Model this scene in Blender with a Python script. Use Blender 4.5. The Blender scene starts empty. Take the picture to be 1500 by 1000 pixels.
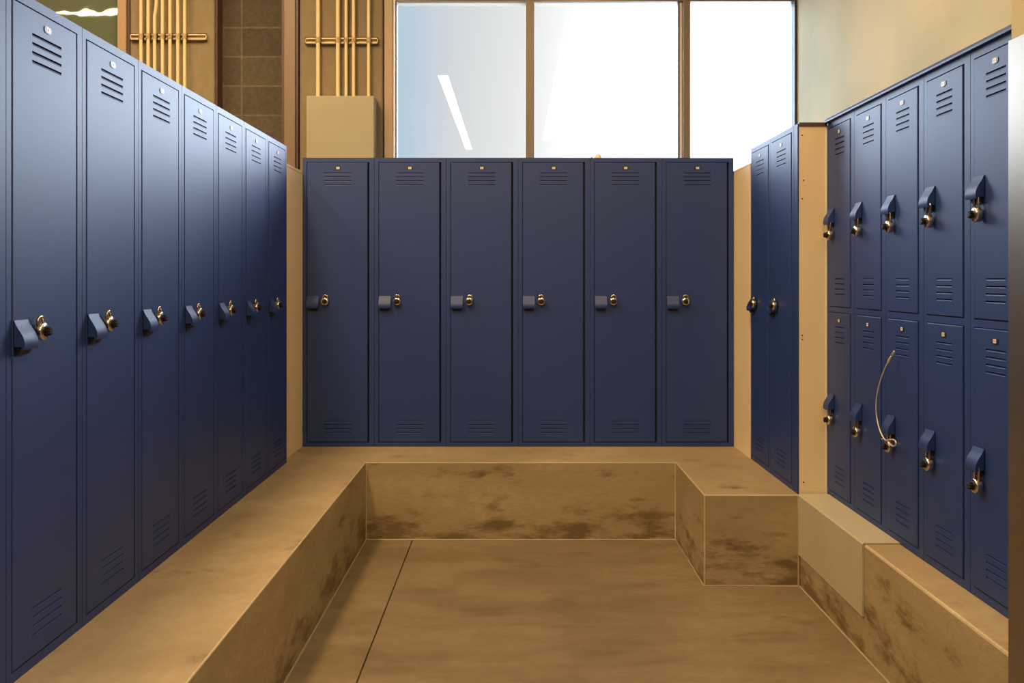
import bpy, bmesh, math, random
from mathutils import Vector, Matrix
random.seed(7)
PI = math.pi
S = bpy.context.scene
C = S.collection

# ------------------------------------------------------------------ camera
cam_d = bpy.data.cameras.new('camera'); cam = bpy.data.objects.new('camera', cam_d); C.objects.link(cam)
cam.location = (0, 0, 1.266); cam.rotation_euler = (PI/2, 0, 0)
cam_d.sensor_width = 36; cam_d.lens = 36*1420/1500
cam_d.shift_x = -4/1500; cam_d.shift_y = -92/1500
cam_d.clip_start = 0.02
S.camera = cam
# ------------------------------------------------------------------ view
S.view_settings.view_transform = 'Standard'; S.view_settings.look = 'None'
S.view_settings.gamma = 1; S.view_settings.use_curve_mapping = False
S.view_settings.exposure = 0.0
# ------------------------------------------------------------------ world: hazy sky, paler and bluer to the left
W = bpy.data.worlds.new('sky'); S.world = W; W.use_nodes = True
nt = W.node_tree; nt.nodes.clear()
out = nt.nodes.new('ShaderNodeOutputWorld'); bg = nt.nodes.new('ShaderNodeBackground')
tc = nt.nodes.new('ShaderNodeTexCoord'); sep = nt.nodes.new('ShaderNodeSeparateXYZ')
nz = nt.nodes.new('ShaderNodeTexNoise'); nz.inputs['Scale'].default_value = 5; nz.inputs['Detail'].default_value = 2
ma = nt.nodes.new('ShaderNodeMath'); ma.operation = 'MULTIPLY_ADD'; ma.inputs[1].default_value = 0.05
ad = nt.nodes.new('ShaderNodeMath'); ad.operation = 'MULTIPLY_ADD'; ad.inputs[1].default_value = -0.08
mr = nt.nodes.new('ShaderNodeMapRange'); mr.interpolation_type = 'SMOOTHSTEP'
mr.interpolation_type = 'LINEAR'
mr.inputs['From Min'].default_value = -0.5; mr.inputs['From Max'].default_value = 0.5
cr = nt.nodes.new('ShaderNodeValToRGB')
cr.color_ramp.elements[0].position = 0.06; cr.color_ramp.elements[0].color = (12, 14, 16.6, 1)
cr.color_ramp.elements[1].position = 0.88; cr.color_ramp.elements[1].color = (20, 23, 27, 1)
for p_, c_ in ((.24, (9.0, 10.6, 12.6)), (.335, (.50, .70, .80)), (.40, (.55, .68, .80)), (.455, (.78, .79, .81)), (.515, (.92, .92, .92)), (.55, (1.06, 1.06, 1.06)), (.66, (2.2, 2.3, 2.4)), (.76, (7.0, 8.0, 9.3))):
    e = cr.color_ramp.elements.new(p_); e.color = (*c_, 1)
L = nt.links
L.new(tc.outputs['Generated'], sep.inputs[0]); L.new(tc.outputs['Generated'], nz.inputs['Vector'])
L.new(nz.outputs['Fac'], ma.inputs[0]); L.new(sep.outputs['X'], ma.inputs[2])
L.new(sep.outputs['Z'], ad.inputs[0]); L.new(ma.outputs[0], ad.inputs[2])
L.new(ad.outputs[0], mr.inputs['Value']); L.new(mr.outputs[0], cr.inputs[0])
L.new(cr.outputs[0], bg.inputs['Color']); bg.inputs['Strength'].default_value = 1.0
L.new(bg.outputs[0], out.inputs[0])

# ------------------------------------------------------------------ lights
WARM = (1.0, .66, .33)
def area(name, loc, sx, sy, radiance, col, rot=(0, 0, 0)):
    d = bpy.data.lights.new(name, 'AREA'); d.shape = 'RECTANGLE'; d.size = sx; d.size_y = sy
    d.energy = radiance*sx*sy*PI; d.color = col
    o = bpy.data.objects.new(name, d); C.objects.link(o); o.location = loc; o.rotation_euler = rot
    return o
# tubes mirrored in the panes, plus unseen warm fill lamps added for brightness
area('tube_and_fill_light', (-.79, -2.5, 3.5), .11, 6.1, 40, (1, .72, .42))
area('tube_and_fill_light', (.55, -1.2, 3.5), .22, 6.4, 19, WARM)  # added out of view as warm fill for the room
area('tube_and_fill_light', (.55, 3.3, 3.5), .16, 1.6, 52, WARM)  # added lamp, brightens the left corner filler and back row
area('tube_and_fill_light', (-3.9, 3.14, 3.5), 2.0, .10, 40, (1, .78, .36))
area('tube_and_fill_light', (-2.5, 3.7, 3.5), .16, 2.6, 40, WARM)  # added lamp over the next aisle, brightens right filler and conduits
area('tube_and_fill_light', (-1.36, 3.1, 3.5), .36, 3.0, 34, WARM)  # added lamp, brightens left bench top and right row, clear of the pane
po = area('window_portal', (.46, 5.66, 2.35), 2.3, 1.02, 1, (1, 1, 1), (-PI/2, 0, 0))
po.data.cycles.is_portal = True

# ------------------------------------------------------------------ materials
def mat(name, col, rough=.5, metal=0, spec=.5, bump=None, vary=None, coat=0):
    m = bpy.data.materials.new(name); m.use_nodes = True; n = m.node_tree
    b = n.nodes['Principled BSDF']
    b.inputs['Base Color'].default_value = (*col, 1); b.inputs['Roughness'].default_value = rough
    b.inputs['Metallic'].default_value = metal; b.inputs['Specular IOR Level'].default_value = spec
    b.inputs['Coat Weight'].default_value = coat
    t = n.nodes.new('ShaderNodeTexCoord')
    if bump:
        sc, st, dist = bump
        x = n.nodes.new('ShaderNodeTexNoise'); x.inputs['Scale'].default_value = sc; x.inputs['Detail'].default_value = 3
        u = n.nodes.new('ShaderNodeBump'); u.inputs['Strength'].default_value = st; u.inputs['Distance'].default_value = dist
        n.links.new(t.outputs['Object'], x.inputs['Vector']); n.links.new(x.outputs['Fac'], u.inputs['Height'])
        n.links.new(u.outputs[0], b.inputs['Normal'])
    if vary:
        sc, col2 = vary
        x = n.nodes.new('ShaderNodeTexNoise'); x.inputs['Scale'].default_value = sc; x.inputs['Detail'].default_value = 6
        r = n.nodes.new('ShaderNodeMapRange'); r.inputs['From Min'].default_value = .35; r.inputs['From Max'].default_value = .65
        k = n.nodes.new('ShaderNodeMix'); k.data_type = 'RGBA'
        k.inputs[6].default_value = (*col, 1); k.inputs[7].default_value = (*col2, 1)
        n.links.new(t.outputs['Object'], x.inputs['Vector']); n.links.new(x.outputs['Fac'], r.inputs['Value'])
        n.links.new(r.outputs[0], k.inputs[0]); n.links.new(k.outputs[2], b.inputs['Base Color'])
    return m

def concrete(name, col, dark, stain, stain_lo=.56, stain_hi=.70, rough=.6, stretch=(1, 1, 1), stain_scale=5, spec=.4, low=0.0):
    """cast concrete: cloudy mottling, fine pores and dark damp blotches (more of them low down if low > 0)"""
    m = bpy.data.materials.new(name); m.use_nodes = True; n = m.node_tree; lk = n.links
    b = n.nodes['Principled BSDF']; b.inputs['Specular IOR Level'].default_value = spec
    t = n.nodes.new('ShaderNodeTexCoord'); mp = n.nodes.new('ShaderNodeMapping'); mp.inputs['Scale'].default_value = stretch
    lk.new(t.outputs['Object'], mp.inputs[0])
    def noise(sc, det, rg=.6, dis=0):
        x = n.nodes.new('ShaderNodeTexNoise'); x.inputs['Scale'].default_value = sc; x.inputs['Detail'].default_value = det
        x.inputs['Roughness'].default_value = rg; x.inputs['Distortion'].default_value = dis
        lk.new(mp.outputs[0], x.inputs['Vector']); return x.outputs['Fac']
    def rng(s, a, c, lo=0, hi=1):
        r = n.nodes.new('ShaderNodeMapRange'); r.inputs['From Min'].default_value = a; r.inputs['From Max'].default_value = c
        r.inputs['To Min'].default_value = lo; r.inputs['To Max'].default_value = hi
        lk.new(s, r.inputs['Value']); return r.outputs[0]
    def mix(f, a, c):
        k = n.nodes.new('ShaderNodeMix'); k.data_type = 'RGBA'; lk.new(f, k.inputs[0])
        for i, v in ((6, a), (7, c)):
            if isinstance(v, tuple): k.inputs[i].default_value = (*v, 1)
            else: lk.new(v, k.inputs[i])
        return k.outputs[2]
    c1 = mix(rng(noise(2.2, 8, .62, .4), .36, .66), col, dark)
    c2 = mix(rng(noise(30, 8, .75), .40, .68, 0, .75), c1, dark)
    st = noise(stain_scale, 9, .68, .15)
    if low:
        sp = n.nodes.new('ShaderNodeSeparateXYZ'); lk.new(t.outputs['Object'], sp.inputs[0])
        lw = rng(sp.outputs['Z'], .02, .20, low, 0)
        a_ = n.nodes.new('ShaderNodeMath'); a_.operation = 'ADD'; lk.new(st, a_.inputs[0]); lk.new(lw, a_.inputs[1]); st = a_.outputs[0]
    c3 = mix(rng(st, stain_lo, stain_hi, 0, .85), c2, stain)
    v = n.nodes.new('ShaderNodeTexVoronoi'); v.inputs['Scale'].default_value = 34; lk.new(t.outputs['Object'], v.inputs['Vector'])
    c4 = mix(rng(v.outputs['Distance'], .035, .055, .7, 0), c3, tuple(x*.35 for x in dark))
    lk.new(c4, b.inputs['Base Color'])
    lk.new(rng(noise(7, 5), .3, .7, rough-.1, rough+.15), b.inputs['Roughness'])
    u = n.nodes.new('ShaderNodeBump'); u.inputs['Strength'].default_value = .25; u.inputs['Distance'].default_value = .004
    lk.new(noise(60, 6, .7), u.inputs['Height']); lk.new(u.outputs[0], b.inputs['Normal'])
    return m

BLUE = mat('blue_powder_coat', (.0080, .035, .180), .50, spec=.60, bump=(260, .22, .0008))
BLACK = mat('black_plastic_and_shade', (.006, .006, .006), .45)  # plastic of the dials, also the painted shade of the latch pockets
DARK = mat('gap_shade', (.004, .005, .010), .8)
STEEL = mat('padlock_steel', (.62, .58, .50), .22, 1)
BRASS = mat('plated_shackle', (.66, .52, .34), .20, 1)
LABEL = mat('label_cream', (.72, .70, .62), .4)
INK = mat('label_mark', (.28, .22, .16), .6)
BEIGE = mat('beige_laminate', (.84, .70, .46), .45, bump=(30, .05, .001), vary=(3, (.80, .665, .43)))
WALLP = mat('beige_wall_paint', (.49, .44, .275), .75, spec=.2, bump=(40, .08, .001), vary=(2, (.385, .375, .255)))
COVER = mat('smooth_grey_render', (.44, .41, .31), .5, vary=(3, (.40, .37, .28)), bump=(60, .08, .001))
BENCH = concrete('bench_concrete', (.40, .32, .195), (.29, .225, .125), (.12, .080, .03), .57, .70, .55, (.7, .7, 2.0), 5.5, low=.15)
FLOOR = concrete('floor_concrete', (.24, .188, .115), (.155, .118, .066), (.10, .070, .03), .56, .76, .42, (.9, 1.9, 1), 3.0, spec=.5)
COLUMN = concrete('column_concrete', (.25, .205, .13), (.195, .155, .095), (.14, .10, .06), .60, .78, .7, (1.2, 1.2, .5), 5)
WHITE = mat('ceiling_white', (.60, .56, .48), .8)
CONDUIT = mat('painted_conduit', (.72, .60, .36), .45)
BOXP = mat('electrical_box_paint', (.35, .325, .235), .45, vary=(2.5, (.32, .295, .215)))
BROWNST = mat('brown_steel', (.20, .145, .11), .4, spec=.5)
DKRED = mat('dark_red_steel', (.085, .045, .04), .45)
FRAMEP = mat('window_frame_bronze', (.20, .17, .13), .35, .3)
JAMB = mat('window_jamb', (.36, .26, .17), .45)
TRIMW = mat('gasket_white', (.75, .75, .72), .4)
GASKET = mat('gasket_black', (.03, .035, .04), .5)
ROOMW = mat('far_wall_paint', (.17, .145, .11), .8)
STAINL = mat('stainless_sheet', (.37, .335, .285), .38, 1, bump=(5, .02, .002))
CABLE = mat('coated_wire', (.62, .56, .42), .35, .4)

# window glass
GLASS = bpy.data.materials.new('window_glass'); GLASS.use_nodes = True; n = GLASS.node_tree; n.nodes.clear()
o_ = n.nodes.new('ShaderNodeOutputMaterial'); mx = n.nodes.new('ShaderNodeMixShader'); tr = n.nodes.new('ShaderNodeBsdfTransparent')
gl = n.nodes.new('ShaderNodeBsdfGlossy'); gl.inputs['Roughness'].default_value = 0.0; fr = n.nodes.new('ShaderNodeFresnel'); fr.inputs['IOR'].default_value = 1.5
tr.inputs['Color'].default_value = (.97, .98, .98, 1)
n.links.new(fr.outputs[0], mx.inputs[0]); n.links.new(tr.outputs[0], mx.inputs[1]); n.links.new(gl.outputs[0], mx.inputs[2]); n.links.new(mx.outputs[0], o_.inputs[0])
# dark greenish, slightly wavy pane
WAVY = mat('wavy_green_glass', (.125, .16, .12), .02, spec=1.0, coat=1.0)
b = WAVY.node_tree.nodes['Principled BSDF']; n = WAVY.node_tree
t = n.nodes.new('ShaderNodeTexCoord'); x = n.nodes.new('ShaderNodeTexNoise'); x.inputs['Scale'].default_value = 4.5; x.inputs['Detail'].default_value = 1.3
u = n.nodes.new('ShaderNodeBump'); u.inputs['Strength'].default_value = 1; u.inputs['Distance'].default_value = .0036
n.links.new(t.outputs['Object'], x.inputs['Vector']); n.links.new(x.outputs['Fac'], u.inputs['Height'])
n.links.new(u.outputs[0], b.inputs['Normal']); n.links.new(u.outputs[0], b.inputs['Coat Normal'])

# masonry: dark concrete blocks
CMU = bpy.data.materials.new('dark_block_masonry'); CMU.use_nodes = True; n = CMU.node_tree; b = n.nodes['Principled BSDF']; b.inputs['Roughness'].default_value = .85
t = n.nodes.new('ShaderNodeTexCoord'); mp = n.nodes.new('ShaderNodeMapping'); mp.inputs['Rotation'].default_value = (PI/2, 0, 0)
br = n.nodes.new('ShaderNodeTexBrick'); br.offset = 0.0
br.inputs['Scale'].default_value = 1; br.inputs['Brick Width'].default_value = .40; br.inputs['Row Height'].default_value = .171
br.inputs['Mortar Size'].default_value = .0055; br.inputs['Mortar Smooth'].default_value = .3; br.inputs['Bias'].default_value = 0
br.inputs['Color1'].default_value = (.066, .053, .037, 1); br.inputs['Color2'].default_value = (.088, .072, .051, 1); br.inputs['Mortar'].default_value = (.135, .11, .08, 1)
nz = n.nodes.new('ShaderNodeTexNoise'); nz.inputs['Scale'].default_value = 45; nz.inputs['Detail'].default_value = 6
mu = n.nodes.new('ShaderNodeMix'); mu.data_type = 'RGBA'; mu.blend_type = 'OVERLAY'; mu.inputs[0].default_value = .45
bu = n.nodes.new('ShaderNodeBump'); bu.inputs['Strength'].default_value = .5; bu.inputs['Distance'].default_value = .006
n.links.new(t.outputs['Object'], mp.inputs[0]); n.links.new(mp.outputs[0], br.inputs['Vector']); n.links.new(t.outputs['Object'], nz.inputs['Vector'])
n.links.new(br.outputs['Color'], mu.inputs[6]); n.links.new(nz.outputs['Fac'], mu.inputs[7]); n.links.new(mu.outputs[2], b.inputs['Base Color'])
n.links.new(nz.outputs['Fac'], bu.inputs['Height']); n.links.new(bu.outputs[0], b.inputs['Normal'])
CMU_MAP = mp

# ------------------------------------------------------------------ mesh helpers
def box(bm, x0, x1, y0, y1, z0, z1, skip=()):
    v = [bm.verts.new(p) for p in ((x0,y0,z0),(x1,y0,z0),(x1,y1,z0),(x0,y1,z0),(x0,y0,z1),(x1,y0,z1),(x1,y1,z1),(x0,y1,z1))]
    F = {'b':(0,3,2,1),'t':(4,5,6,7),'f':(0,1,5,4),'r':(1,2,6,5),'k':(2,3,7,6),'l':(3,0,4,7)}
    for k, f in F.items():
        if k not in skip: bm.faces.new([v[i] for i in f])
def tube(bm, pts, r, seg=10, cap=True):
    pts = [Vector(p) for p in pts]; rings = []
    prev = None
    for i, p in enumerate(pts):
        a = pts[max(i-1, 0)]; c = pts[min(i+1, len(pts)-1)]; d = (c-a).normalized()
        if prev is None:
            s = d.orthogonal().normalized()
        else:
            s = (prev - d*prev.dot(d)).normalized()
        prev = s; q = d.cross(s)
        rr = r[i] if isinstance(r, (list, tuple)) else r
        rings.append([bm.verts.new(p + s*rr*math.cos(2*PI*k/seg) + q*rr*math.sin(2*PI*k/seg)) for k in range(seg)])
    for a, c in zip(rings, rings[1:]):
        for k in range(seg): bm.faces.new((a[k], a[(k+1)%seg], c[(k+1)%seg], c[k]))
    if cap: bm.faces.new(rings[0][::-1]); bm.faces.new(rings[-1])
def lathe(bm, prof, seg=24, axis='y', cen=(0, 0, 0), flute=None):
    """prof: (radius, along) pairs, revolved about the axis through cen"""
    rings = []
    for j, (r, h) in enumerate(prof):
        ring = []
        for k in range(seg):
            a = 2*PI*k/seg; rr = r
            if flute and j in flute[1]: rr = r*(1 + flute[0]*(1 if (k//2) % 2 else -1))
            if axis == 'y': p = (cen[0]+rr*math.cos(a), cen[1]+h, cen[2]+rr*math.sin(a))
            else: p = (cen[0]+rr*math.cos(a), cen[1]+rr*math.sin(a), cen[2]+h)
            ring.append(bm.verts.new(p))
        rings.append(ring)
    for a, c in zip(rings, rings[1:]):
        for k in range(seg): bm.faces.new((a[k], a[(k+1)%seg], c[(k+1)%seg], c[k]))
    bm.faces.new(rings[0][::-1]); bm.faces.new(rings[-1])
def prism_x(bm, prof, x0, x1):
    a = [bm.verts.new((x0, y, z)) for y, z in prof]; c = [bm.verts.new((x1, y, z)) for y, z in prof]
    for i in range(len(prof)):
        j = (i+1) % len(prof); bm.faces.new((a[i], a[j], c[j], c[i]))
    bm.faces.new(a[::-1]); bm.faces.new(c)
def obj(name, bm, m, parent=None, smooth=False, bevel=0, seg=2):
    bmesh.ops.recalc_face_normals(bm, faces=bm.faces[:])
    if bevel:
        bmesh.ops.remove_doubles(bm, verts=bm.verts[:], dist=1e-6)
        ed = [e for e in bm.edges if len(e.link_faces) == 2 and e.calc_face_angle(0) > .5]
        bmesh.ops.bevel(bm, geom=ed, offset=bevel, segments=seg, profile=.5, affect='EDGES', clamp_overlap=True)
    me = bpy.data.meshes.new(name); bm.to_mesh(me); bm.free(); me.materials.append(m)
    if smooth:
        for p in me.polygons: p.use_smooth = True
        me.set_sharp_from_angle(angle=math.radians(38))
    o = bpy.data.objects.new(name, me); C.objects.link(o)
    if parent: o.parent = parent
    return o
def tag(o, label=None, cat=None, group=None, kind=None):
    if label: o['label'] = label
    if cat: o['category'] = cat
    if group: o['group'] = group
    if kind: o['kind'] = kind
    return o
def thing(name, loc=(0, 0, 0), rz=0):
    o = bpy.data.objects.new(name, None); C.objects.link(o); o.location = loc; o.rotation_euler = (0, 0, rz)
    o.empty_display_size = .05
    return o
def struct(name, bm, m, parent=None, **k):
    o = obj(name, bm, m, parent, **k)
    if not parent: o['kind'] = 'structure'
    return o
def copy_tree(o, parent=None):
    c = o.copy(); C.objects.link(c)
    if parent: c.parent = parent
    for ch in [k for k in bpy.data.objects if k.parent == o]: copy_tree(ch, c)
    return c

# ------------------------------------------------------------------ the setting
H = 3.72
bm = bmesh.new()   # floor in two slabs with an open joint between
box(bm, -6, -.4985, -9, 6.4, -.1, 0); box(bm, -.4925, 3, -9, 6.4, -.1, 0); box(bm, -.4985, -.4925, -9, 6.4, -.1, -.012)
struct('floor', bm, FLOOR)
bm = bmesh.new(); box(bm, -6, 3, -9, 6.4, H, H+.1); struct('ceiling', bm, WHITE)
bm = bmesh.new(); box(bm, -6.1, -6, -9, 6.4, 0, H); struct('wall_left', bm, ROOMW)
bm = bmesh.new(); box(bm, -6, 3, -9.1, -9, 0, H); struct('wall_front', bm, ROOMW)
# right wall: set back above the lockers, then a pier that comes forward nearer the camera
bm = bmesh.new(); box(bm, 1.62, 1.80, 2.22, 5.64, 0, H); box(bm, 1.148, 1.80, -9, 2.24, 0, H)
struct('wall_right', bm, WALLP)
# back wall
YB = 5.56
bm = bmesh.new(); box(bm, -.75, 1.80, YB, YB+.2, 0, 1.60); box(bm, -.75, 1.80, YB, YB+.2, 2.93, H); struct('wall_back', bm, COLUMN)
def colm(x0, x1, y0=YB, y1=YB+.35):
    bm = bmesh.new(); box(bm, x0, x1, y0, y1, 0, H); return bm
struct('column', colm(-2.208, -1.722), COLUMN, bevel=.012).name = 'wall_pier'
struct('column', colm(-1.236, -.755), COLUMN, bevel=.012).name = 'wall_pier.001'
bm = bmesh.new(); box(bm, -1.73, -1.20, YB+.12, YB+.35, 0, H); w = struct('wall_block_infill', bm, CMU)
CMU_MAP.inputs['Location'].default_value = (.0, .0, 0)
bm = bmesh.new(); box(bm, -6, -2.2, YB+.2, YB+.4, 0, H); struct('wall_back_left', bm, ROOMW)
# dark joint beside the pier
bm = bmesh.new(); box(bm, -1.7215, -1.712, YB+.02, YB+.13, 0, H); tag(obj('joint_strip', bm, DKRED), kind='structure').name = 'trim_1'
# door-height tan frame and dark red edge at the left of the first pier
bm = bmesh.new(); box(bm, -2.272, -2.222, YB-.02, YB+.2, 0, H); struct('trim_2', bm, JAMB, bevel=.003)
bm = bmesh.new(); box(bm, -2.2215, -2.2085, YB+.0, YB+.2, 0, H); struct('trim_3', bm, DKRED)
# wavy greenish pane
bm = bmesh.new(); box(bm, -4.9, -2.2725, YB+.05, YB+.065, .9, 3.3); tag(obj('window_2', bm, WAVY), kind='structure')
bm = bmesh.new(); box(bm, -4.95, -4.9, YB, YB+.2, .85, 3.35); box(bm, -4.9, -2.2725, YB, YB+.2, .85, .9); box(bm, -4.9, -2.2725, YB, YB+.2, 3.3, 3.35)
f = obj('window_frame', bm, JAMB, bpy.data.objects['window_2'])

# main window: three panes with bronze mullions
w1 = thing('window_1', (0, YB, 0)); w1['kind'] = 'structure'
bm = bmesh.new()
ZB, ZT = 1.60, 2.862
box(bm, -.682, 1.62, .02, .12, ZT, ZT+.07); box(bm, -.682, 1.62, .02, .12, ZB, ZB+.05)
obj('head_and_sill', bm, FRAMEP, w1, bevel=.003)
for a, c in ((.062, .112), (.966, 1.006)):
    bm = bmesh.new(); box(bm, a, c, -.01, .12, ZB+.05, ZT); obj('mullion', bm, FRAMEP, w1, bevel=.003)
bm = bmesh.new(); box(bm, .952, .965, .035, .06, ZB+.05, ZT); obj('glazing_bead', bm, TRIMW, w1)
bm = bmesh.new(); box(bm, .943, .952, .035, .06, ZB+.05, ZT); obj('gasket', bm, GASKET, w1)
bm = bmesh.new(); box(bm, -.746, -.700, -.015, .12, 0, H); obj('jamb', bm, JAMB, w1, bevel=.003)
bm = bmesh.new(); box(bm, -.6995, -.687, .0, .08, ZB, ZT+.07); obj('glazing_bead', bm, TRIMW, w1)
bm = bmesh.new(); box(bm, -.687, -.680, .02, .08, ZB, ZT); obj('gasket', bm, GASKET, w1)
bm = bmesh.new(); box(bm, 1.606, 1.6195, .0, .08, ZB+.05, ZT); obj('gasket', bm, GASKET, w1)
for a, c in ((-.680, .062), (.112, .943), (1.006, 1.606)):
    bm = bmesh.new(); box(bm, a, c, .045, .053, ZB+.05, ZT); obj('pane', bm, GLASS, w1)

# steel channel beside the block infill
t = thing('steel_channel', (-1.288, YB-.02, 0))
bm = bmesh.new(); box(bm, -.030, .032, .0, .006, 0, H); box(bm, -.030, -.024, .006, .12, 0, H); box(bm, .026, .032, .006, .12, 0, H); obj('web', bm, BROWNST, t, bevel=.002)
for a, c in ((-.046, -.031), (.033, .048)):
    bm = bmesh.new(); box(bm, a, c, .012, .12, 0, H); obj('flange', bm, DKRED, t)
tag(t, 'brown painted steel channel running up between the dark block wall and the concrete', 'steel channel')

# conduits, straps and box
def pxx(px, Y): return (px-754)*Y/1420
def pzz(py, Y): return 1.266 + (408-py)*Y/1420
YC = YB-.035
def conduit(px, r, label, group, z0, bend=0):
    x0 = pxx(px, YC); bm = bmesh.new()
    if bend: pts = [(x0+.004, 0, z0), (x0, 0, pzz(44, YC)), (x0, 0, pzz(24, YC)), (x0+.006, 0, pzz(14, YC)), (x0+.010, 0, pzz(4, YC)), (x0+.010, 0, H)]
    else: pts = [(x0, 0, z0), (x0, 0, H)]
    tube(bm, [(p[0], YC, p[2]) for p in pts], r, 14)
    if z0 > .5:
        bm2 = None
    o = obj('conduit', bm, CONDUIT, None, smooth=True); tag(o, label, 'conduit', group)
    # saddle clip where it crosses the strut is a part of the strut
    return x0
left_px = [(206.5, 'leftmost of the seven conduits on the left pier'), (217, 'second conduit from the left on the left pier'),
           (226.5, 'third conduit from the left on the left pier, kinked near the top'), (238, 'middle one of the seven conduits on the left pier'),
           (249, 'fifth conduit from the left on the left pier'), (260.5, 'sixth conduit from the left on the left pier'), (270.5, 'rightmost of the seven conduits on the left pier')]
lx = [conduit(px, .0098, 'thin tan pipe, '+l.replace(', kinked near the top', ', kinked'), 'conduits on the left pier', 0, bend=(i == 2)) for i, (px, l) in enumerate(left_px)]
BZ = pzz(143, YC-.03)
right_px = [(466, .0118, 'thick tan painted pipe entering the box top, leftmost of five'), (495, .0115, 'thick tan painted pipe entering the box top, second of five from the left'),
            (507, .0088, 'thin tan painted pipe entering the box top, middle of the five'), (518, .0092, 'thin tan painted pipe entering the box top, fourth of five from the left'),
            (540, .0092, 'lone tan painted pipe at the right end of the box top')]
rx = [conduit(px, r, l, 'conduits above the electrical box', BZ) for px, r, l in right_px]
def strut(name, x0, x1, zc, xs, rads, label):
    t = thing(name, ((x0+x1)/2, YB, zc)); cx = (x0+x1)/2; h = .0195
    bm = bmesh.new()
    box(bm, x0-cx, x1-cx, -.024, -.0005, -h, -h+.004); box(bm, x0-cx, x1-cx, -.024, -.0005, h-.004, h)
    box(bm, x0-cx, x1-cx, -.003, -.0005, -h, h)
    box(bm, x0-cx, x1-cx, -.024, -.022, -h, -h+.010); box(bm, x0-cx, x1-cx, -.024, -.022, h-.010, h)
    for s in (x0-cx, x1-cx-.003): box(bm, s, s+.003, -.024, -.0005, -h, h)
    obj('rail', bm, CONDUIT, t)
    for x, r in zip(xs, rads):
        bm = bmesh.new(); pts = [(x-cx+(r+.003)*math.cos(a), -.035-(r+.003)*math.sin(a), 0) for a in [PI*k/8 for k in range(9)]]
        for a, c in zip(pts, pts[1:]):
            pass
        vs = []
        for p in [(pts[0][0], -.0235, 0)] + pts + [(pts[-1][0], -.0235, 0)]:
            vs.append((bm.verts.new((p[0], p[1], -h*.8)), bm.verts.new((p[0], p[1], h*.8))))
        for a, c in zip(vs, vs[1:]): bm.faces.new((a[0], c[0], c[1], a[1]))
        bmesh.ops.solidify(bm, geom=bm.faces[:], thickness=.0015)
        obj('pipe_clamp', bm, CONDUIT, t)
    tag(t, label, 'strut', 'strut channels holding the conduits'); del t['group']
strut('strut_channel', pxx(193, YB), pxx(304, YB), pzz(55.5, YB), lx, [.0098]*7, 'horizontal tan strut channel clamping the seven conduits on the left pier')
strut('strut_channel', pxx(448.5, YB), pxx(554, YB), pzz(61, YB), rx, [q[1] for q in right_px], 'horizontal tan strut channel clamping the five conduits above the grey green box')
t = thing('electrical_box', (pxx(498, 5.43), YB, 1.25))
YF = 5.43-YB
bm = bmesh.new(); hw = .1885; box(bm, -hw, hw, YF+.012, -.0005, 0, BZ-1.25); obj('enclosure', bm, BOXP, t, bevel=.003)
bm = bmesh.new(); box(bm, -hw, hw, YF, YF+.0105, .0, BZ-1.25-.002); obj('cover', bm, BOXP, t, bevel=.003)
tag(t, 'grey green painted electrical box on the concrete under five vertical pipes', 'electrical box')

# ------------------------------------------------------------------ concrete benches
def poly(bm, pts, z0, z1):
    a = [bm.verts.new((x, y, z0)) for x, y in pts]; c = [bm.verts.new((x, y, z1)) for x, y in pts]
    for i in range(len(pts)):
        j = (i+1) % len(pts); bm.faces.new((a[i], a[j], c[j], c[i]))
    bm.faces.new(a[::-1]); bm.faces.new(c)
ZBN = .376
EDGE = concrete('worn_edge_highlight', (.56, .47, .31), (.40, .33, .21), (.25, .19, .11), .62, .75, .6, (1, 1, 1), 14)  # paler rim: edge wear plus a light-catching highlight put into its colour
def wear_and_highlight(o):
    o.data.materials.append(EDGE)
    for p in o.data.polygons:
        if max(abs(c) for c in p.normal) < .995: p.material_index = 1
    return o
bm = bmesh.new(); poly(bm, [(-1.49, -1.2), (-.722, -1.2), (-.722, 4.70), (.780, 4.70), (.780, 3.992), (1.168, 3.992), (1.168, 4.0), (1.6195, 4.0), (1.6195, 5.51), (-1.49, 5.51)], 0, ZBN)
tag(wear_and_highlight(obj('concrete_bench', bm, BENCH, bevel=.007, seg=2)), 'cast concrete bench wrapping the left, back and short right sides of the alcove', 'bench')
bm = bmesh.new(); poly(bm, [(1.172, 2.241), (1.6195, 2.241), (1.6195, 3.99), (1.172, 3.99)], 0, ZBN-.001)
tag(wear_and_highlight(obj('concrete_bench', bm, BENCH, bevel=.007, seg=2)), 'narrow concrete bench running under the two-tier lockers on the right', 'bench')
# smooth cover over the far end of the right bench
bm = bmesh.new(); poly(bm, [(0, 0), (.118, 0), (.118, .004), (.118, .74), (0, .74)], .0, .003)
bm2 = bmesh.new()
prof = [(-.007, -.243), (-.0005, -.243), (-.0005, .0), (.122, .0), (.122, .004), (-.003, .004), (-.007, .0)]
a = [bm2.verts.new((x, 3.25, ZBN+z)) for x, z in prof]; c = [bm2.verts.new((x, 3.989, ZBN+z)) for x, z in prof]
for i in range(len(prof)): j = (i+1) % len(prof); bm2.faces.new((a[i], a[j], c[j], c[i]))
bm2.faces.new(a); bm2.faces.new(c[::-1]); bm.free()
for v in bm2.verts: v.co.x += 1.172
tag(obj('bench_cover', bm2, COVER), 'smooth greenish grey panel folded over the far end of the right bench', 'cover panel')
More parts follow.
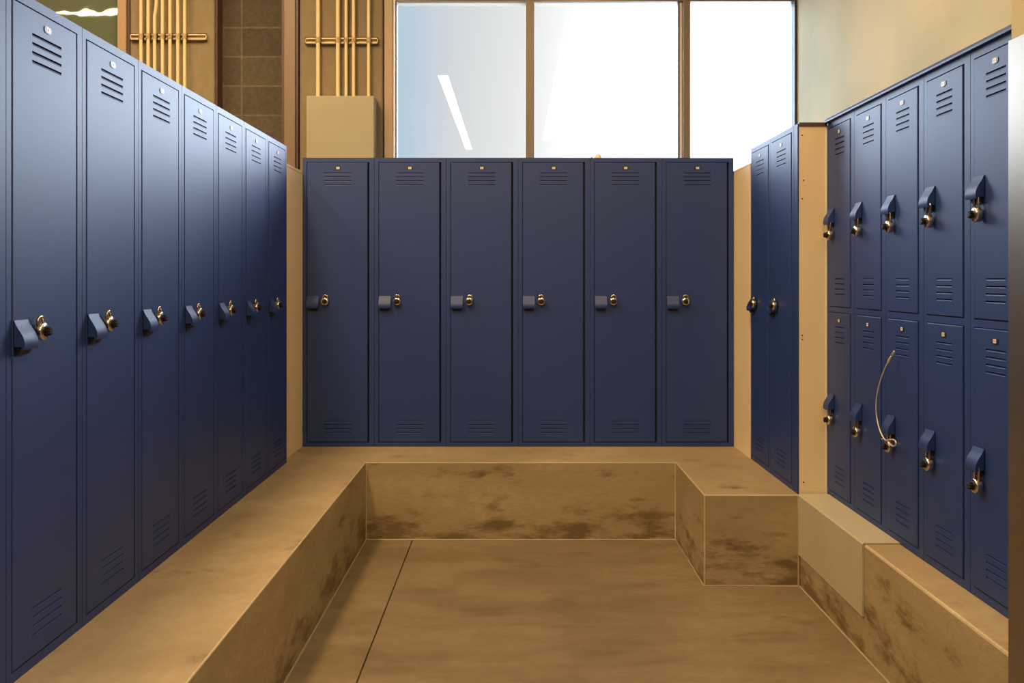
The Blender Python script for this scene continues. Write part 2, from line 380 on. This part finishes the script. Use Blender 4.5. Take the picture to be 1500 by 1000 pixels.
# sealant bead where the benches meet the floor
def bead(name, pts):
    bm = bmesh.new(); tube(bm, pts, .0042, 6); tag(obj(name, bm, mat(name+'_sealant', (.36, .30, .205), .5)), kind='structure')
bead('trim_4', [(-.722, -1.2, .001), (-.722, 4.70, .001)])
bead('trim_5', [(-.722, 4.70, .001), (.780, 4.70, .001), (.780, 3.992, .001), (1.168, 3.992, .001)])
bead('trim_6', [(1.172, 2.24, .001), (1.172, 3.992, .001)])
bead('trim_7', [(1.169, 3.990, .005), (1.169, 3.990, ZBN-.004)])

# ------------------------------------------------------------------ lockers (local: x to the right, -y out of the door, z up)
ZL, HL = ZBN+.0005, 1.530
def locker(w, tiers, label):
    t = thing('locker')
    g = .0012; ml, mr_, mt = .024, (.036 if w > .35 else .046), .025
    dep = .320 if tiers == 2 else (.285 if w > .375 else .370)
    x0, x1 = ml, w-mr_
    if tiers == 1: rows = [(mt, HL-mt)]
    else: rows = [(mt, HL/2-.013), (HL/2+.013, HL-mt)]
    # cabinet body with a face frame round each door
    bm = bmesh.new()
    g2 = .0001; box(bm, g2, g2+.001, .004, dep, 0, HL); box(bm, w-g2-.001, w-g2, .004, dep, 0, HL)
    box(bm, g, w-g, dep-.001, dep, 0, HL); box(bm, g, w-g, .001, dep, 0, .001); box(bm, g, w-g, .001, dep, HL-.001, HL)
    ga, gh = .0024, .0090
    box(bm, g, x0-ga, 0, .019, 0, HL); box(bm, x1+gh, w-g, 0, .019, 0, HL)
    zs = [0] + [z for r in rows for z in r] + [HL]
    for i in range(0, len(zs), 2):
        box(bm, x0-ga, x1+gh, 0, .019, zs[i] + (ga if i else 0), zs[i+1] - (ga if i+1 < len(zs)-1 else 0))
    body = obj('cabinet_body', bm, BLUE, t)
    bm = bmesh.new()
    for z0, z1 in rows:
        for a, c, d, f in ((x0-.012, x0+.010, z0-.006, z1+.006), (x1-.010, x1+.014, z0-.006, z1+.006), (x0+.010, x1-.010, z0-.006, z0+.008), (x0+.010, x1-.010, z1-.008, z1+.006)):
            box(bm, a, c, .0195, .021, d, f)
        if tiers == 2 and z0 > .1: box(bm, g+.002, w-g-.002, .022, dep-.002, HL/2-.001, HL/2)
    obj('door_stop', bm, DARK, t)  # lips behind the door gaps, gap shade painted as near-black colour
    for z0, z1 in rows:
        dw, dh = x1-x0, z1-z0
        cx = dw/2 + .003; lw = .143 if w > .35 else .108; s0, s1 = cx-lw/2, cx+lw/2
        sl = [dh-.058-.0205*k for k in range(4)] + [.047+.0205*k for k in range(4)]
        sl = sorted(sl); hs = .0042
        bm = bmesh.new(); e = .0022; yf, yb = -.0018, .0170
        X = [e, s0, s1, dw-e]; Z = [e]
        for q in sl: Z += [q, q+hs]
        Z += [dh-e]
        V = {(i, j): bm.verts.new((X[i], yf, Z[j])) for i in range(4) for j in range(len(Z))}
        for i in range(3):
            for j in range(len(Z)-1):
                if i == 1 and j % 2 == 1: continue
                bm.faces.new((V[i, j], V[i+1, j], V[i+1, j+1], V[i, j+1]))
        A = [bm.verts.new(p) for p in ((e, yf, e), (dw-e, yf, e), (dw-e, yf, dh-e), (e, yf, dh-e))]
        B = [bm.verts.new(p) for p in ((0, yf+e, 0), (dw, yf+e, 0), (dw, yf+e, dh), (0, yf+e, dh))]
        D = [bm.verts.new(p) for p in ((0, yb, 0), (dw, yb, 0), (dw, yb, dh), (0, yb, dh))]
        for i in range(4):
            j = (i+1) % 4; bm.faces.new((A[i], A[j], B[j], B[i])); bm.faces.new((B[i], B[j], D[j], D[i]))
        for q in sl:   # pressed louvre blade behind each slot
            a = [bm.verts.new(p) for p in ((s0, yf, q), (s1, yf, q), (s1, yf+.009, q+hs*.95), (s0, yf+.009, q+hs*.95))]
            bm.faces.new(a)
            prism_x(bm, [(yf-.0001, q-.0030), (yf-.0009, q-.0024), (yf-.0001, q-.0001)], s0+.002, s1-.002)
        me_norm = bm
        me = bpy.data.meshes.new('door'); me_norm.to_mesh(me); me_norm.free(); me.materials.append(BLUE)
        door = bpy.data.objects.new('door', me); C.objects.link(door); door.parent = t; door.location = (x0, 0, z0)
        # hood handle; black solid under it stands in for the shaded latch pocket
        hz = dh/2
        prof = [(.034, -.0035), (.030, -.0055), (.022, -.009), (.014, -.0135), (.006, -.019), (-.002, -.0235), (-.010, -.0265), (-.018, -.028), (-.026, -.0275), (-.032, -.0255)]
        bm = bmesh.new(); outer = [(y, hz+z) for z, y in prof]
        inner = [(-.0042, hz-.026)]
        prism_x(bm, outer + [(-.0235, hz-.032), (-.022, hz-.026)] + inner + [(-.0042, hz+.034)], .001, .064)
        obj('handle', bm, BLUE, door, smooth=True)
        bm = bmesh.new(); prism_x(bm, [(-.0048, hz-.026), (-.018, hz-.0262), (-.013, hz-.040), (-.0048, hz-.046)], .008, .057)
        obj('latch_pocket_shade', bm, BLACK, door)
        # number plate
        bm = bmesh.new(); pcx, pcz = cx-.003+(.004 if w > .35 else 0), dh-.030
        ring = [(pcx+.017*math.copysign(abs(math.cos(a))**.7, math.cos(a)), pcz+.0085*math.copysign(abs(math.sin(a))**.7, math.sin(a))) for a in [2*PI*k/20 for k in range(20)]]
        a = [bm.verts.new((x, yf-.0002, z)) for x, z in ring]; c = [bm.verts.new((x, yf-.0018, z)) for x, z in ring]
        for i in range(20): j = (i+1) % 20; bm.faces.new((a[i], a[j], c[j], c[i]))
        bm.faces.new(c); plate = obj('number_plate', bm, PLATE, door)
        bm = bmesh.new(); box(bm, pcx-.0085, pcx+.0085, yf-.0024, yf-.0017, pcz-.0058, pcz+.0058)
        lab = obj('number_label', bm, LABEL, door)
        bm = bmesh.new()
        box(bm, pcx-.0045, pcx-.0025, yf-.0027, yf-.0023, pcz-.0035, pcz+.0035); box(bm, pcx+.001, pcx+.003, yf-.0027, yf-.0023, pcz-.0035, pcz+.0035)
        me2 = obj('tmp_mark', bm, INK)
        lab.data.materials.append(INK)
        b2 = bmesh.new(); b2.from_mesh(lab.data); nf = len(b2.faces); b2.from_mesh(me2.data); b2.faces.ensure_lookup_table()
        for f in b2.faces[nf:]: f.material_index = 1
        b2.to_mesh(lab.data); b2.free(); dm = me2.data; bpy.data.objects.remove(me2); bpy.data.meshes.remove(dm)
        # one raised hinge rivet pair on the hinge side is painted over: left plain
    tag(t, label, 'locker')
    return t
PLATE = mat('number_plate_bronze', (.035, .025, .02), .35, .2)

def padlock(shk, label):
    """centre of the case at the origin; -y is the dial side"""
    t = thing('padlock')
    bm = bmesh.new(); r = .0205
    lathe(bm, [(r-.004, .0), (r-.001, -.002), (r, -.004), (r, -.017), (r-.001, -.019), (r-.003, -.0205)], 32)
    obj('case', bm, STEEL, t, smooth=True)
    bm = bmesh.new(); lathe(bm, [(.0125, -.0200), (.0125, -.0222), (.0115, -.023)], 32); obj('dial', bm, BLACK, t, smooth=True)
    bm = bmesh.new(); lathe(bm, [(.0085, -.0228), (.0090, -.026), (.0085, -.0325), (.0068, -.034)], 32, flute=(.16, (0, 1, 2, 3))); obj('dial_knob', bm, BLACK, t)
    bm = bmesh.new(); w_ = .0125; pts = [(-w_, -.0105, .010)]
    top = shk - w_
    pts += [(-w_, -.0105, top)] + [(-w_*math.cos(a), -.0105, top+w_*math.sin(a)) for a in [PI*k/10 for k in range(1, 10)]] + [(w_, -.0105, top), (w_, -.0105, .010)]
    tube(bm, pts, .0036, 10); obj('shackle', bm, BRASS, t, smooth=True)
    tag(t, label, 'padlock'); return t

def place(o, X, Y, rz, label, group):
    o.location = (X, Y, ZL); o.rotation_euler = (0, 0, rz); o['label'] = label; o['group'] = group
ORD = {6: ['leftmost of six', 'second from the left', 'third from the left', 'fourth from the left, under the small clip', 'fifth from the left', 'rightmost of six']}
pad_short = padlock(.034, 'x'); pad_long = padlock(.060, 'x'); used = set()
def put_pad(src, lock, lx_, lz, label, group, tilt=0):
    o = copy_tree(src) if src.name in used else src
    used.add(src.name)
    M = Matrix.Translation(lock.location) @ Matrix.Rotation(lock.rotation_euler[2], 4, 'Z')
    p = M @ Vector((lx_, -.0065, lz))
    o.location = p; o.rotation_euler = (0, tilt, 0); 
    o.rotation_euler = (Matrix.Rotation(lock.rotation_euler[2], 4, 'Z') @ Matrix.Rotation(tilt, 4, 'Y')).to_euler()
    o['label'] = label; o['group'] = group
    return o
# back row: six
WB = .3810; X0 = -1.125; YBK = 5.138
back = locker(WB, 1, 'x')
pn = ['leftmost', 'second from left', 'third from left', 'fourth from left', 'fifth from left', 'rightmost']
names = ['leftmost in the back row, beside the left beige filler', 'second from the left in the back row', 'third from the left in the back row',
         'fourth from the left in the back row', 'fifth from the left in the back row', 'rightmost in the back row, beside the right beige filler']
tilts = [.06, 0, .22, -.05, .10, .04]
for i, nm in enumerate(names):
    o = back if i == 0 else copy_tree(back)
    place(o, X0+WB*i, YBK, 0, 'tall dark blue metal locker, '+nm, 'tall lockers in the back row')
    put_pad(pad_short, o, .024+.098-.0, HL/2+.004, 'dial padlock, back row, on the '+pn[i]+' locker', 'padlocks on the back row', tilts[i])
# left row: eight, the nearest only a sliver at the frame edge
WL_ = .370; XLf = -1.104; YE = 4.694
left = locker(WL_, 1, 'x')
lnames = ['farthest of the left row, next to the beige filler', 'second from the far end of the left row', 'third from the far end of the left row', 'middle one of the left row, fourth from the far end',
          'fifth from the far end of the left row', 'sixth from the far end of the left row', 'nearest whole locker of the left row', 'cut off by the left edge, nearest of the left row']
for i, nm in enumerate(lnames):
    o = left if i == 0 else copy_tree(left)
    place(o, XLf, YE-WL_*(i+1), PI/2, 'tall blue metal locker, '+nm, 'tall lockers in the left row')
    if i < 7: put_pad(pad_short, o, .024+.098, HL/2+.004, 'dial padlock, left row, on the '+['farthest locker', 'locker second from the far end', 'locker third from the far end', 'locker fourth from the far end', 'locker fifth from the far end', 'locker sixth from the far end', 'nearest whole locker'][i], 'padlocks on the left row', random.uniform(-.15, .15))
# right short pair
XR1 = 1.168
for i, nm in enumerate(['farther of the pair right of the back row', 'nearer of the pair, against the blue corner strip']):
    o = copy_tree(left)
    place(o, XR1, 4.797-WL_*i, -PI/2, 'tall blue metal locker, '+nm, 'pair of tall lockers on the right')
    put_pad(pad_short, o, .024+.098, HL/2+.004, 'dial padlock seen edge-on, on the '+['farther', 'nearer'][i]+' of the right pair of tall lockers', 'padlocks on the right pair')
# near right row: five two-tier lockers
XR2 = 1.292; WR = .313
two = locker(WR, 2, 'x')
rn = ['farthest of five, against the beige panel', 'second of five from the beige panel', 'middle of five, with a wire cable on its lower door', 'fourth of five from the beige panel', 'nearest of five, by the steel sheet']
for i, nm in enumerate(rn):
    o = two if i == 0 else copy_tree(two)
    place(o, XR2, 4.0-WR*i, -PI/2, 'two-tier blue metal locker, '+nm, 'two-tier lockers in the right row')
    for hz, tn in ((1.137, 'upper'), (.389, 'lower')):
        put_pad(pad_long, o, .024+.048, hz-.071, 'dial padlock on the %s door of the %s two-tier locker' % (tn, ['farthest', 'second farthest', 'middle', 'second nearest', 'nearest'][i]), 'padlocks on the two-tier lockers', random.uniform(-.08, .08))

# filler panels, strips, cap
bm = bmesh.new(); box(bm, -1.125, -1.110, YE+.001, YBK+.36, ZL, 1.826); f1 = obj('panel', bm, BEIGE, None)
def panel(name, parts, label, cat):
    t = thing(name); 
    for nm, args, m, bv in parts:
        bm = bmesh.new(); box(bm, *args); obj(nm, bm, m, t, bevel=bv)
    tag(t, label, cat); return t
bpy.data.objects.remove(f1)
panel('filler_panel', [('board', (-1.140, -1.126, YE+.001, YBK+.001, ZL, 1.820), BEIGE, 0), ('top_edging', (-1.142, -1.124, YE+.001, YBK+.001, 1.8205, 1.834), BEIGE, .002)],
      'narrow beige filler panel in the left back corner between the lockers', 'filler panel')
panel('filler_panel', [('board', (1.1625, 1.180, 4.799, YBK+.28, ZL, 1.826), BEIGE, 0), ('top_edging', (1.1620, 1.182, 4.799, YBK+.28, 1.8265, 1.838), BEIGE, .002)],
      'narrow beige filler panel in the right back corner between the lockers', 'filler panel')
t = thing('filler_panel', (1.2305, 4.004, ZL))
bm = bmesh.new(); box(bm, -.056, .0595, 0, .016, 0, HL-.012); obj('board', bm, BEIGE, t)
bm = bmesh.new(); box(bm, .0545, .0600, -.003, 0, 0, HL-.014); obj('edging', bm, LABEL, t)
for px, py in ((1175, 198), (1177, 264), (1175, 291), (1175, 491), (1175, 497), (1177, 706)):
    bm = bmesh.new(); lathe(bm, [(.0032, 0), (.0032, -.0008), (.002, -.0014)], 10, cen=((px-754)*4.004/1420-1.2305, -.0002, 1.266+(408-py)*4.004/1420-ZL)); obj('screw', bm, DKRED, t)
tag(t, 'beige filler panel facing the camera between the right pair and the two-tier row', 'filler panel')
bm = bmesh.new(); box(bm, 1.168, 1.1735, 4.003, 4.0555, ZL, ZL+HL); 
tag(obj('corner_strip', bm, BLUE, None, bevel=.002), 'slim blue metal corner strip at the near end of the right pair', 'corner strip')
bm = bmesh.new()
prof = [(-.016, .0), (-.016, .006), (-.004, .019), (.325, .019), (.325, .0)]
a = [bm.verts.new((XR2+x, 2.242, ZL+HL-.004+z)) for x, z in prof]; c = [bm.verts.new((XR2+x, 4.001, ZL+HL-.004+z)) for x, z in prof]
for v in a+c: v.co.z += .0045
for i in range(len(prof)): j = (i+1) % len(prof); bm.faces.new((a[i], a[j], c[j], c[i]))
bm.faces.new(a); bm.faces.new(c[::-1])
tag(obj('metal_trim', bm, BLUE), 'sloping blue metal cap strip along the top of the two-tier lockers', 'cap strip')
bm = bmesh.new(); box(bm, 1.1745, XR2-.001, 4.0, 4.03, ZL+HL-.011, ZL+HL+.004)
tag(obj('panel_header', bm, DKRED), 'thin dark strip along the top of the camera-facing beige panel', 'trim strip')
# steel sheet on the pier
bm = bmesh.new(); box(bm, 1.139, 1.1475, .3, 2.2385, 0.001, 1.815)
tag(obj('steel_sheet', bm, STAINL, bevel=.0015), 'brushed stainless steel wall sheet at the right edge, in front of the lockers', 'wall sheet')

# wire cable hooked to the third lower padlock
lk = [o for o in C.objects if o.get('label', '').startswith('dial padlock on the lower door of the middle')][0]
P0 = lk.location
t = thing('wire_cable', P0)
def R(px, py, xo):   # point xo out from the door plane that falls on this spot
    X = XR2-xo; Y = X*1420/(px-754); return Vector((X, Y, 1.266+(408-py)*Y/1420)) - P0
pts = [R(1303, 527, .030), R(1296, 540, .036), R(1290, 556, .040), R(1285, 576, .042), R(1283.3, 595, .042), R(1284.5, 612, .041), R(1288.5, 629, .040), R(1293.5, 640, .038), R(1297, 645, .036)]
# smooth resample
def cr_(p0, p1, p2, p3, t_): return .5*((2*p1)+(-p0+p2)*t_+(2*p0-5*p1+4*p2-p3)*t_*t_+(-p0+3*p1-3*p2+p3)*t_**3)
def smooth(P, k=6):
    o_ = []
    for i in range(len(P)-1):
        a_, b_, c_, d_ = P[max(i-1, 0)], P[i], P[i+1], P[min(i+2, len(P)-1)]
        o_ += [cr_(a_, b_, c_, d_, j/k) for j in range(k)]
    return o_+[P[-1]]
bm = bmesh.new(); tube(bm, smooth(pts), .0022, 8); obj('wire', bm, CABLE, t, smooth=True)
loop = [R(1297, 645, .036), R(1304, 643.5, .039), R(1309.5, 644, .040), R(1312.5, 648, .041), R(1311, 652.5, .041), R(1307.5, 653, .041), R(1304, 650, .039), R(1301.5, 646.5, .037), R(1295, 643, .036), R(1291.5, 642.5, .036)]
bm = bmesh.new(); tube(bm, smooth(loop), .0024, 8); obj('end_loop', bm, CABLE, t, smooth=True)
a_, b_ = R(1300.5, 532, .031), R(1305.5, 522, .028)
bm = bmesh.new(); tube(bm, [a_, a_.lerp(b_, .3), a_.lerp(b_, .8), b_], [.003, .0052, .0048, .003], 10); obj('ferrule', bm, CABLE, t, smooth=True)
c_ = R(1309.5, 514.5, .024); d_ = (c_-b_); s_ = Vector((0, .0035, .001))
bm = bmesh.new(); tube(bm, smooth([b_-s_*.8, b_.lerp(c_, .5)-s_*1.3, c_-s_, c_+s_, b_.lerp(c_, .5)+s_*1.3, b_+s_*.8]), .0016, 8); obj('hook', bm, CABLE, t, smooth=True)
tag(t, 'pale wire cable with hook, looped on the lower padlock of the middle two-tier locker', 'cable')

# small clip on top of the back row
t = thing('metal_clip', (pxx(875.5, 5.16), 5.20, ZL+HL+.0003))
bm = bmesh.new(); prism_x(bm, [(-.014, 0), (.014, 0), (.014, .004), (-.014, .004)], -.034, .034); obj('base', bm, STEEL, t, bevel=.001)
bm = bmesh.new(); lathe(bm, [(.020, .004), (.019, .012), (.013, .022), (.005, .028), (.001, .029)], 18, axis='z', cen=(.006, 0, 0)); obj('dome', bm, LABEL, t, smooth=True)
bm = bmesh.new(); lathe(bm, [(.005, .004), (.005, .010), (.002, .013)], 12, axis='z', cen=(-.027, 0, 0)); obj('screw', bm, STEEL, t, smooth=True)
tag(t, 'small pale metal clip lying on top of the back row of lockers against the window', 'clip')
